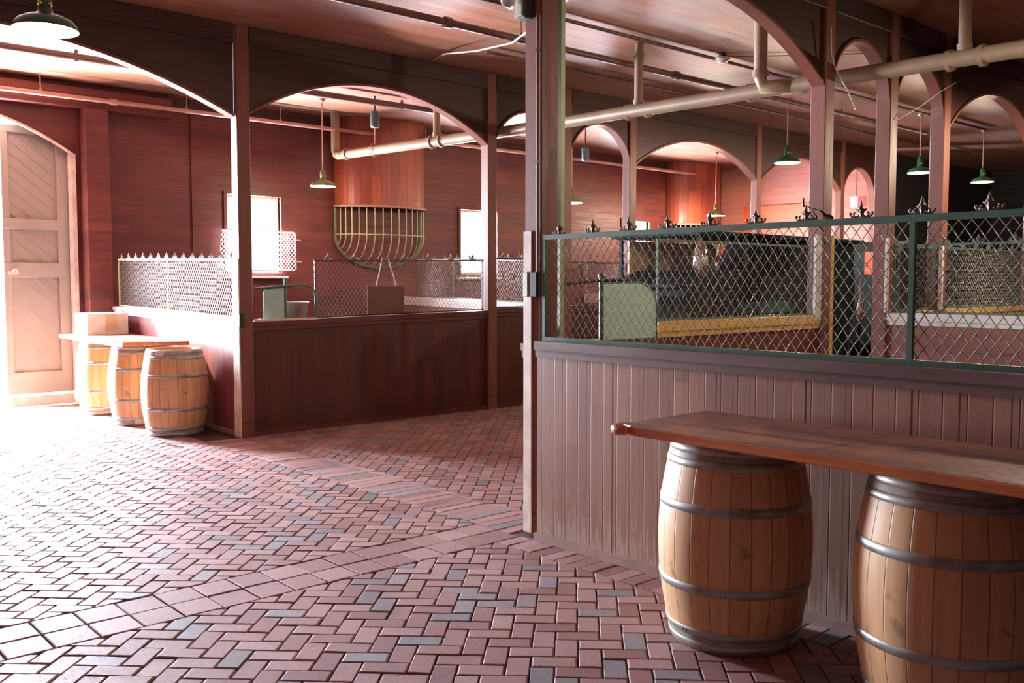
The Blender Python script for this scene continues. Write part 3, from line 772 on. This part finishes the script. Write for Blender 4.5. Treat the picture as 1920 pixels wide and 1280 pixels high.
# ------------------------------------------------------------------ BARRELS
def rz(z, Hh=.935, rh=.285, rb=.352):
    t = (z-Hh/2)/(Hh/2); return rb-(rb-rh)*abs(t)**1.9
def barrel(x, y, label, rot=0., H_=.95):
    t = thing('wine_barrel', (x, y, 0), label, 'barrel', 'oak wine barrels used as table legs')
    t.rotation_euler = (0, 0, rot)
    def add(name, mb, mat):
        o = mb.build(name, M[mat]); o.parent = t; o.location = (0, 0, 0); return o
    N = 22
    prof = [(rz(.935*i/N), .935*i/N) for i in range(N+1)]
    prof = prof + [(rz(.935)-.022, .935), (rz(.935)-.024, .90)]
    prof = [(.001, .02), (rz(0)-.03, .02), (rz(0)-.022, 0)] + prof
    add('staves', MB().lathe(prof, n=72), 'stave')
    add('head', MB().lathe([(.001, .903), (rz(.9)-.02, .903), (rz(.9)-.02, .88)], n=48, smooth=False), 'stave')
    for za, zb_ in ((.89, .931), (.83, .865), (.635, .675), (.275, .315), (.07, .105), (.005, .045)):
        e = .0035; pr = [(rz(za)+.0005, za), (rz(za)+e, za+.001), (rz((za+zb_)/2)+e+.001, (za+zb_)/2), (rz(zb_)+e, zb_-.001), (rz(zb_)+.0005, zb_)]
        h = MB().lathe(pr, n=72)
        o = add('hoop', h, 'hoop')
    riv = MB()
    for za in (.86, .655, .295, .088):
        for d in (0, .05):
            a = 2.4+za*3+d; riv.lathe([(.006, za-.006), (.006, za+.006)], math.cos(a)*(rz(za)+.004), math.sin(a)*(rz(za)+.004), 6, cap=True)
    add('rivets', riv, 'steel')
    add('chime', MB().lathe([(rz(.865)+.0012, .866), (rz(.889)+.0018, .889)], n=72), 'chime'); add('chime', MB().lathe([(rz(.046)+.0018, .046), (rz(.069)+.0012, .069)], n=72), 'chime')
    return t
barrel(3.65, 2.55, 'nearer-centre oak barrel under the left end of the near plank table', .3)
barrel(3.645, 1.555, 'oak barrel at the lower right corner, cut by the photo edge', 2.1)
b3 = barrel(4.03, 10.12, 'front barrel of the left three, its own top uncovered', 1.0)
b2 = barrel(4.03, 11.17, 'middle barrel of the left three with a paper tag near its foot', 3.0)
b1 = barrel(4.03, 12.35, 'rearmost of the left barrels, yellow in the sunlight', 4.2)
def label_on(t, a, z, w, h):
    mb = MB(); V = []
    for k in range(5):
        q = a - t.rotation_euler.z + (k/4-.5)*w/.3
        for zz in (z, z+h): V.append((math.cos(q)*(rz(zz)+.006), math.sin(q)*(rz(zz)+.006), zz))
    mb.add(V, [(2*i, 2*i+2, 2*i+3, 2*i+1) for i in range(4)]); o = mb.build('paper_tag', M['paper']); o.parent = t; o.location = (0, 0, 0); return o
label_on(b3, math.radians(-142), .87, .10, .05); label_on(b2, math.radians(-112), .03, .10, .055)

# ------------------------------------------------------------------ PLANK TABLE TOPS
def slab(name, pts, z0, z1, label, parent=None):
    n = len(pts); e = .006
    V = []
    cx = sum(p[0] for p in pts)/n; cy = sum(p[1] for p in pts)/n
    def sh(p, k):
        d = Vector((p[0]-cx, p[1]-cy)); return (p[0]-d.x/d.length*k, p[1]-d.y/d.length*k)
    for z, k in ((z0, e), (z0+e, 0), (z1-e, 0), (z1, e)):
        V += [(*sh(p, k), z) for p in pts]
    F = [tuple(range(n-1, -1, -1)), tuple(range(3*n, 4*n))]
    for r in range(3):
        for i in range(n): F.append((r*n+i, r*n+(i+1) % n, (r+1)*n+(i+1) % n, (r+1)*n+i))
    mb = MB(); mb.add(V, F)
    return mb
st = thing('plank_table_top', (3.67, 1.8, .937), 'long reddish wooden slab on the two near barrels', 'table top')
pts = [(3.30, .45), (3.30, 2.0), (3.305, 2.90), (3.335, 2.97), (3.60, 2.985), (4.02, 2.99), (4.02, .45)]
slab('t', pts, .937, .981, '').build('slab', M['slab'], st)
MB().tube([(3.285, 2.90, .958), (3.275, 2.945, .960), (3.30, 2.98, .959), (3.36, 3.0, .958), (3.5, 3.0, .959)], .025, 10, taper=[.7, 1, 1.05, .9, .5]).build('corner_guard', M['slab'], st)['label'] = 'worn rounded corner end'
st2 = thing('plank_table_top', (4.02, 11.7, .937), 'sun-bleached slab resting on the two rear left barrels', 'table top')
slab('t', [(3.66, 10.66), (4.37, 10.52), (4.42, 13.0), (3.68, 13.05)], .937, .984, '').build('slab', M['slab'], st2)
MB().box(3.80, 4.30, 10.75, 12.9, .93, .9505).build('cleat', M['slab'], st2) if False else None
bx_ = thing('carton', (4.1, 12.75, .985), 'white cardboard box on the sun-bleached slab by the doorway', 'box')
MB().box(3.85, 4.36, 12.45, 12.95, .985, 1.26, .004).build('body', M['card'], bx_)
MB().box(4.08, 4.22, 12.443, 12.449, 1.04, 1.24).build('side_flap', M['tape'], bx_)['label'] = 'tan cardboard flap'

# ------------------------------------------------------------------ LAMPS
def lamp(x, y, z, label, enamel='lamp_olive', power=25, scale=1., rodm='pipe_p', light=True):
    t = thing('pendant_lamp', (x, y, z), label, 'lamp', 'enamelled pendant lamps')
    s = scale; R = .185*s
    def add(name, mb, mat):
        o = mb.build(name, M[mat]); o.parent = t; o.location = (0, 0, 0); return o
    out = [(R, 0), (R*1.0, .010), (R*.95, .032), (R*.82, .058), (R*.60, .078), (R*.36, .090), (R*.25, .105), (R*.225, .12), (R*.225, .205), (R*.19, .22), (R*.10, .245), (.012, .26)]
    add('shade', MB().lathe(out, n=40), enamel)
    inn = [(R*.985, .001), (R*.93, .028), (R*.80, .052), (R*.58, .071), (R*.3, .084), (.001, .088)]
    add('reflector', MB().lathe(inn, n=40), 'lamp_in')
    add('bulb', MB().lathe([(.001, .012), (.03, .02), (.04, .045), (.03, .075), (.018, .10)], n=16), 'bulb')
    for sx in (-1, 1):
        rv = MB().lathe([(.001, .0), (.010, .003), (.014, .012), (.010, .022), (.001, .024)], n=8)
        o = add('socket_screw', rv, 'brass'); o.location = (sx*R*.16-.012, -R*.16-.012, .135)
    add('rod', MB().tube([(0, 0, .25), (0, 0, H-z-.03)], .009, 8), rodm)
    add('ceiling_canopy', MB().lathe([(.012, H-z-.05), (.045, H-z-.03), (.05, H-z-.001)], n=16, cap=True), rodm)
    if light:
        L = bpy.data.lights.new('bulb_light', 'POINT'); L.energy = power; L.color = (1, .80, .58); L.shadow_soft_size = .05
        lo = bpy.data.objects.new('bulb_light', L); C.objects.link(lo); lo.location = (x, y, z-.05)
    return t
lamp(1.70, 6.11, 3.15, 'dark green enamel lamp at the top left, seen from below', 'lamp_green', 12)
lamp(7.14, 12.24, 3.06, 'pale enamel lamp hanging in front of the red hay chute', 'lamp_olive', 40)
lamp(12.23, 7.72, 3.40, 'green pendant lamp under the pipe elbow', 'lamp_green', 110)
lamp(14.9, 7.0, 3.40, 'green lamp just left of the right-hand posts', 'lamp_green', 110)
lamp(17.3, 7.0, 3.42, 'green lamp farther right in front of the black background', 'lamp_green', 90)
lamp(6.3, 1.85, 3.10, 'unseen lamp added over the nearest stall, beyond the right edge', 'lamp_green', 95)  # added lamp, brightens the green feed panel and ochre sill
lamp(10.95, 3.45, 3.25, 'lamp over the second stall beyond the right edge', 'lamp_green', 150)
lamp(16.1, 11.82, 3.03, 'lamp glowing before the pink end wall', 'lamp_olive', 230)
lamp(11.4, 11.33, 3.00, 'tiny lit lamp seen through the stall beyond the corner post', 'lamp_olive', 15)

# ------------------------------------------------------------------ PIPES
wp = thing('waste_pipe', (8.2, 8, 3.6), 'big painted brown pipe running under the ceiling through the arches', 'pipe')
def zp(y): return 3.535+.0118*(y-3.)
R_ = .072; XP = 8.21
def xp(y): return XP-.09*max(0, min(1, (y-6)/3.4))-.26*max(0, min(1, (y-9.4)/3.6))
MB().tube([(xp(y_), y_, zp(y_)) for y_ in (1.4, 9.0, 9.6, 13.0)], R_, 16).build('main_pipe', M['pipe'], wp)
def ring(y, w=.05, rr=1.32): return MB().tube([(xp(y-w), y-w, zp(y)), (xp(y+w), y+w, zp(y))], R_*rr, 16)
for y in (2.95, 3.35, 3.62, 5.02, 5.62, 6.95, 7.22, 9.75, 10.55, 10.75, 12.75):
    ring(y, .022, 1.28).build('coupling', M['pipe'], wp)
for y, m in ((3.50, 'pipe'), (7.08, 'pipe'), (10.65, 'pipe')):
    XQ = xp(y)
    MB().tube([(XQ, y, zp(y)), (XQ, y, H-.002)], .05, 12).build('riser', M[m], wp)
    MB().tube([(XQ, y, zp(y)+.04), (XQ, y, zp(y)+.12)], .062, 12).build('riser_collar', M[m], wp)
    MB().tube([(XQ, y, H-.16), (XQ, y, H-.10)], .062, 12).build('riser_collar', M[m], wp)
def elbow(y, d, up, r=.075):
    q = xp(y); pts = [(q, y-d*.16, zp(y)), (q, y-d*.06, zp(y)), (q, y+d*.02, zp(y)+.02), (q, y+d*.05, zp(y)+.09), (q, y+d*.05, up)]
    return MB().tube(pts, r, 14)
elbow(13.03, 1, H-.002, .068).build('riser', M['pipe'], wp)
pts = [(XP-.0, 5.05, zp(5.05)), (XP-.12, 5.22, zp(5.2)), (XP-.16, 5.36, zp(5.3)), (XP-.16, 5.40, zp(5.4)+.10), (XP-.16, 5.40, H-.002)]
MB().tube(pts, .066, 14).build('elbow_riser', M['pipe'], wp)
MB().tube([(XP-.16, 5.40, zp(5.4)+.10), (XP-.16, 5.40, zp(5.4)+.17)], .082, 14).build('riser_collar', M['pipe'], wp)
MB().tube([(xp(12.05), 12.05, zp(12.)+.06), (xp(12.05), 12.05, H-.002)], .007, 6).build('hanger_rod', M['pipe_p'], wp)
MB().tube([(xp(12.05)-.02, 12.05, zp(12.)-.09)] + [(xp(12.05)+.10*math.sin(a), 12.05, zp(12.)+.10*-math.cos(a)) for a in [i*PI/8 for i in range(0, 17)]], .008, 6).build('hanger_ring', M['pipe'], wp)
def ceil_pipe(y, z, x0, x1, r, mat, label, hang=(), joints=(), name='ceiling_pipe'):
    t = thing(name, ((x0+x1)/2, y, z), label, 'pipe', 'straight pipes below the ceiling')
    MB().tube([(x0, y, z), (x1, y, z)], r, 10).build('pipe', M[mat], t)
    for x in joints: MB().tube([(x-.04, y, z), (x+.04, y, z)], r*1.45, 10).build('coupling', M[mat], t)
    for x in hang: 
        MB().tube([(x, y, z+r), (x, y, H-.001)], .006, 5).build('hanger', M[mat], t)
        MB().tube([(x, y, z-r*1.1), (x+.001, y, z+r*1.8)], r*.5, 6).build('hanger_clip', M[mat], t)
    return t
ceil_pipe(7.25, 4.13, 2.2, 15.6, .036, 'pipe_d', 'dark pipe crossing the ceiling of the side aisle from upper left', (6.55, 10.9, 12.9), (5.6, 9.05, 10.9))
ceil_pipe(11.45, 4.22, 1.5, 9.2, .045, 'pipe_d', 'thick dark pipe near the ceiling inside the left stalls', (3.5, 8.0), ())
ceil_pipe(13.05, 4.06, 1.0, 17.6, .030, 'pipe_p', 'long light-catching pipe along the back wall under the ceiling', (3.55, 5.45, 6.9, 9.6, 10.5, 12.9, 16.3), (4.45, 8.7))
ceil_pipe(6.85, 4.29, 3.5, 17.0, .02, 'pipe_d', 'thin dark strip pipe on the side-aisle ceiling behind the thicker one')
ceil_pipe(8.35, 4.28, 7.0, 20., .018, 'pipe_d', 'slender pipe on the ceiling toward the far right lamps', (), ())
ceil_pipe(2.9, 4.2, 8.6, 14., .03, 'pipe_d', 'dark pipe in the top right corner of the ceiling', (9.5, 11.5), ())
ceil_pipe(9.9, 4.28, 10.8, 16.5, .03, 'black_iron', 'short dark conduit under the far ceiling above the lamp', (), ())
MB_ = MB().tube([(XP, 3.50, 4.25), (XP, 2.2, 4.25)], .03, 8)
# little sprinkler heads and the loose cables
tag(MB().tube([(5.35, 4.80, 4.20), (5.5, 5.0, 4.12), (6.07, 6.45, 4.06), (6.42, 7.25, 4.075), (6.58, 8.0, 4.16), (6.69, 8.7, 4.27), (6.80, 8.98, 4.30), (6.92, 9.25, 4.315)], .011, 6).build('loose_conduit', M['conduit']), 'pale bent conduit crossing the ceiling left of the corner post', 'conduit')
tag(MB().tube([(7.9, 4.56, 3.95), (7.93, 4.57, 3.72), (7.99, 4.56, 3.60), (8.12, 4.50, 3.40), (8.22, 4.48, 3.25)], .006, 5).build('loose_cable', M['white']), 'thin white cable hanging off the hook-bracket post', 'cable')
tag(MB().tube([(9.22, 4.58, 3.28), (9.5, 4.5, 3.42), (9.8, 4.4, 3.62), (9.9, 4.3, 3.7)], .004, 5).build('loose_cable', M['conduit']), 'thin drooping wire right of the pipe-crossed post', 'cable')
sd = thing('smoke_detector', (9.26, 6.73, H), 'round white smoke detector on the ceiling', 'detector')
MB().lathe([(.045, H-.001), (.045, H-.04), (.04, H-.045)], 9.26, 6.73, 20).build('base', M['black_iron'], sd)
MB().lathe([(.04, H-.04), (.085, H-.05), (.088, H-.075), (.06, H-.10), (.02, H-.115), (.001, H-.116)], 9.26, 6.73, 24).build('cover', M['plastic'], sd)
tag(MB().tube([(9.34, 6.7, H-.03), (10.0, 6.1, H-.02), (10.6, 5.4, H-.02), (10.9, 5.0, H-.01)], .007, 5).build('alarm_cable', M['red']), 'red cable running from the smoke detector along the ceiling', 'cable')
el = thing('emergency_light', (4.05, 4.45, 3.45), 'boxy beige emergency light at the top of the nearest corner post', 'light fixture')
MB().box(4.03, 4.108, 4.43, 4.52, 3.31, 3.47, .008).build('housing', M['rack_d'], el)
MB().box(4.015, 4.03, 4.44, 4.51, 3.32, 3.46, .004).build('front_plate', M['beige'], el)
MB().lathe([(.001, -.03), (.03, -.03), (.045, .03), (.048, .045), (.001, .055)], n=20).build('lamp_head', M['glasslamp'], el).rotation_euler = (0, -1.4, .6)
el.children[-1].location = Vector((-.08, .05, -.05)); 
def cyl(x, y, z, label, h=.22, r=.065):
    t = thing('hanging_cylinder', (x, y, z), label, 'fixture', 'slate cylinders hung below the ceiling')
    MB().lathe([(.001, z), (r*.9, z), (r, z+.02), (r, z+h), (r*.8, z+h+.01), (.001, z+h+.01)], x, y, 20).build('can', M['grey_cyl'], t)
    MB().tube([(x, y, z+h), (x, y, H-.001)], .012, 6).build('stem', M['black_iron'], t)
cyl(7.60, 11.55, 3.88, 'slate-coloured cylinder under the thick pipe in the middle arch')
cyl(12.0, 11.6, 3.78, 'dark cylinder showing in the narrow arch right of the corner post')
fl_ = thing('small_spotlight', (5.45, 10.8, 3.95), 'small bluish lit spotlight in the left corner of the middle arch', 'spotlight')
MB().lathe([(.04, 4.18), (.06, 4.08), (.065, 4.04)], 5.36, 10.3, 16).build('hood', M['black_iron'], fl_)
MB().lathe([(.001, 4.043), (.06, 4.043)], 5.36, 10.3, 16).build('lens', plain('lit_lens', (.7, .7, 1), .3, emit=((.75, .75, 1), 2.)), fl_)
MB().tube([(5.36, 10.3, 4.17), (5.36, 10.3, H-.001)], .01, 6).build('stem', M['black_iron'], fl_)
# iron hook bracket on post
hk = thing('hook_bracket', (7.9, 4.59, 2.3), 'black iron hook bracket on the post above the near fence', 'bracket')
MB().tube([(7.86, 4.59, 2.31), (7.55, 4.57, 2.33), (7.50, 4.56, 2.33), (7.49, 4.56, 2.40)], .009, 6).build('arm', M['black_iron'], hk)
MB().tube([(7.84, 4.59, 2.31), (7.9, 4.58, 2.28), (7.98, 4.585, 2.28), (8.04, 4.585, 2.25)], .014, 6).build('strap', M['black_iron'], hk)
MB().tube([(7.7, 4.585, 2.30), (7.80, 4.58, 2.18), (7.95, 4.585, 2.05), (8.0, 4.59, 2.0)], .006, 5).build('loop', M['black_iron'], hk)

# boards on the far wall
tag(MB().box(18.40, 18.47, 11.0, 12.72, 2.42, 3.38, .005).build('plywood_board', M['orange']), 'bright orange plywood board on the pink end wall', 'board')
tag(MB().box(18.36, 18.47, 10.7, 13.0, 1.95, 2.42, .005).build('wall_rail', M['maroon']), 'maroon board below the orange plywood', 'board')
bn = thing('banner', (18.44, 9.8, 3.4), 'small red and white striped banner near the last narrow arch', 'banner')
MB().box(18.2, 18.22, 9.83, 10.0, 3.2, 3.42).build('white_stripe', M['white'], bn)['label'] = 'white stripe'
MB().box(18.2, 18.22, 9.66, 9.83, 3.2, 3.42).build('red_stripe', M['red'], bn)['label'] = 'red stripe'
MB().tube([(18.21, 9.86, 3.41), (18.21, 9.86, 4.32)], .008, 6).build('cord', M['black_iron'], bn)

# ------------------------------------------------------------------ COACH in the side aisle
CS = -1.0
co = thing('horse_coach', (11.0, 7.1, 0), 'black-green horse coach standing behind the ochre-silled partition', 'carriage')
def cprism(name, poly, y0, y1, mat): return MB().prism(poly, lambda u, v, t: (u, t, v), y0, y1).build(name, M[mat], co)
CY0, CY1 = 6.55, 7.75
cprism('body', [(9.55, 1.0), (9.85, .72), (10.9, .66), (12.9, .7), (13.1, 1.3), (13.1, 1.75), (10.75, 1.72), (10.6, 1.80), (9.9, 1.80), (9.4, 1.62), (9.35, 1.5), (9.5, 1.3)], CY0, CY1, 'coach')
cprism('rear_panel', [(11.45, 1.70), (13.1, 1.7), (13.1, 2.18), (11.8, 2.18)], CY0+.02, CY1-.02, 'coach')
MB().box(9.55, 13.2, CY0-.08, CY1+.08, 2.18, 2.235, .01).build('roof', M['coach'], co)
MB().box(9.75, 11.5, CY1-.05, CY1-.02, 1.7, 2.16).build('lining', M['tan'], co)['label'] = 'tan interior lining'
for x in (9.62, 10.55): 
    MB().box(x, x+.035, CY0, CY0+.04, 1.72, 2.2).build('pillar', M['coach'], co)
    MB().box(x, x+.035, CY1-.04, CY1, 1.72, 2.2).build('pillar', M['coach'], co)
MB().box(10.35, 11.5, CY0-.012, CY0, 1.28, 1.42, .004).build('door_panel', M['coach_teal'], co)['label'] = 'teal painted side band'
MB().box(9.9, 11.2, CY0-.02, CY0, 1.10, 1.125).build('side_moulding', M['steel'], co)
MB().box(9.3, 9.6, CY0+.1, CY1-.1, 1.60, 1.63).build('dashboard', M['coach'], co)
ln = MB().lathe([(.001, 1.72), (.05, 1.72), (.08, 1.80), (.085, 2.0), (.05, 2.08), (.02, 2.14), (.001, 2.15)], 9.52, CY0-.10, 14)
ln = ln.build('lantern', M['chrome'], co)
sub('lantern_glass', MB().lathe([(.04, 1.82), (.088, 1.84), (.088, 1.95), (.04, 1.97)], 9.52, CY0-.10, 10), M['glasslamp'], ln)
def wheel(x, y, r):
    h = MB().tube([(x+r*math.cos(a), y, r+r*math.sin(a)*.999) for a in [2*PI*i/32 for i in range(33)]], .028, 6).build('wheel', M['rubber'], co)
    s = MB()
    for i in range(12):
        a = 2*PI*i/12; s.tube([(x, y, r), (x+r*.97*math.cos(a), y, r+r*.97*math.sin(a))], .014, 5)
    s.tube([(x, y-.06, r), (x, y+.06, r)], .07, 10)
    sub_l = s.build('spokes', M['coach']); sub_l.parent = h
for y in (CY0-.06, CY1+.06): wheel(10.1, y, .46); wheel(12.3, y, .58)
MB().tube([(10.1, CY0-.06, .46), (10.1, CY1+.06, .46)], .03, 8).build('axle', M['coach'], co)
MB().tube([(12.3, CY0-.06, .58), (12.3, CY1+.06, .58)], .03, 8).build('axle', M['coach'], co)
for x, z in ((10.1, .46), (12.3, .58)):
    for y in (CY0+.2, CY1-.2): MB().tube([(x-.35, y, .74), (x, y, z+.02), (x+.35, y, .74)], .02, 6).build('spring', M['black_iron'], co)
co.location.x += CS
# second dark carriage seen through the doorway
cb = thing('closed_carriage', (15.0, 7.3, 0), 'tall black closed carriage glimpsed through the dark doorway', 'carriage')
MB().prism([(13.6, .7), (16.6, .7), (16.9, 1.2), (16.9, 2.1), (16.6, 2.28), (13.8, 2.28), (13.5, 2.1), (13.5, 1.1)], lambda u, v, t: (u, t, v), 6.6, 8.0).build('body', M['coach'], cb)
MB().box(13.485, 13.499, 6.66, 7.15, 1.78, 2.12, .003).build('front_window', M['orange'], cb)['label'] = 'orange front window'  # window face uses the orange board colour
for x, r in ((14.1, .5), (16.2, .55)):
    for y in (6.52, 8.08):
        MB().tube([(x+r*math.cos(a), y, r+r*math.sin(a)*.999) for a in [2*PI*i/28 for i in range(29)]], .03, 6).build('wheel', M['rubber'], cb)
    MB().tube([(x, 6.52, r), (x, 8.08, r)], .1, 8).build('axle', M['coach'], cb)
MB().box(14.0, 16.3, 6.7, 7.9, .56, .72).build('undercarriage', M['coach'], cb)
cl = thing('chrome_lantern', (10.2, 5.45, 0), 'shiny metal lantern stand gleaming inside the dark doorway', 'lantern')
MB().lathe([(.16, 0), (.15, .03), (.02, .05), (.02, 1.22), (.001, 1.23)], 10.2, 5.45, 14).build('stand', M['black_iron'], cl)
MB().lathe([(.02, 1.2), (.07, 1.24), (.06, 1.36), (.025, 1.46), (.012, 1.7), (.001, 1.71)], 10.2, 5.45, 14).build('lantern_body', M['chrome'], cl)
# small block in the near-stall corner
tag(MB().box(4.30, 4.48, 4.52, 4.63, 1.24, 1.37, .006).build('wood_block', M['tape']), 'small tan wooden block on the sill behind the near fence end', 'block')

# ------------------------------------------------------------------ LIGHT
def area(name, loc, rot, sx, sy, e, col):
    L = bpy.data.lights.new(name, 'AREA'); L.shape = 'RECTANGLE'; L.size = sx; L.size_y = sy; L.energy = e; L.color = col
    o = bpy.data.objects.new(name, L); C.objects.link(o); o.location = loc; o.rotation_euler = rot; return o
def aim(o, to): o.rotation_euler = (Vector(to)-o.location).to_track_quat('-Z', 'Y').to_euler()
a = area('sky_through_doorway', (2.72, 14.3, 2.0), (0, 0, 0), 1.0, 3.5, 2150, (.77, .85, 1)); aim(a, (2.9, 4.5, 1.0))
a = area('sunlit_ground_glow', (2.4, 14.4, .35), (0, 0, 0), 1.6, 1.2, 1250, (1, .93, .88)); aim(a, (3.8, 9.5, 4.3))
for (x0, x1, z0, z1), e in zip(wins, (1000, 800, 800)):
    a = area('sky_through_window', ((x0+x1)/2, YB+.35, (z0+z1)/2), (0, 0, 0), x1-x0, z1-z0, e, (.85, .87, 1)); aim(a, ((x0+x1)/2+.3, YB-2, 2.9))
S = bpy.data.lights.new('sun', 'SUN'); S.energy = 20; S.angle = math.radians(3.); S.color = (1, .97, .93)
so = bpy.data.objects.new('sun', S); C.objects.link(so)
so.rotation_euler = Vector((.60, -.95, -.80)).to_track_quat('-Z', 'Y').to_euler()
w = bpy.data.worlds.new('sky'); sc.world = w; w.use_nodes = True
bg = w.node_tree.nodes['Background']; bg.inputs[0].default_value = (.86, .90, 1., 1); bg.inputs[1].default_value = 2.2

# ------------------------------------------------------------------ CAMERA
cam = bpy.data.cameras.new('camera'); cam.sensor_width = 36; cam.lens = 36*1760/1920; cam.clip_start = .05; cam.clip_end = 200
co_ = bpy.data.objects.new('camera', cam); C.objects.link(co_); co_.location = (0, 0, 1.65)
co_.rotation_euler = (math.radians(90-3.576), 0, math.radians(-41.55)); sc.camera = co_
vs = sc.view_settings; vs.view_transform = 'Standard'; vs.look = 'None'; vs.gamma = 1; vs.use_curve_mapping = False; vs.exposure = .78
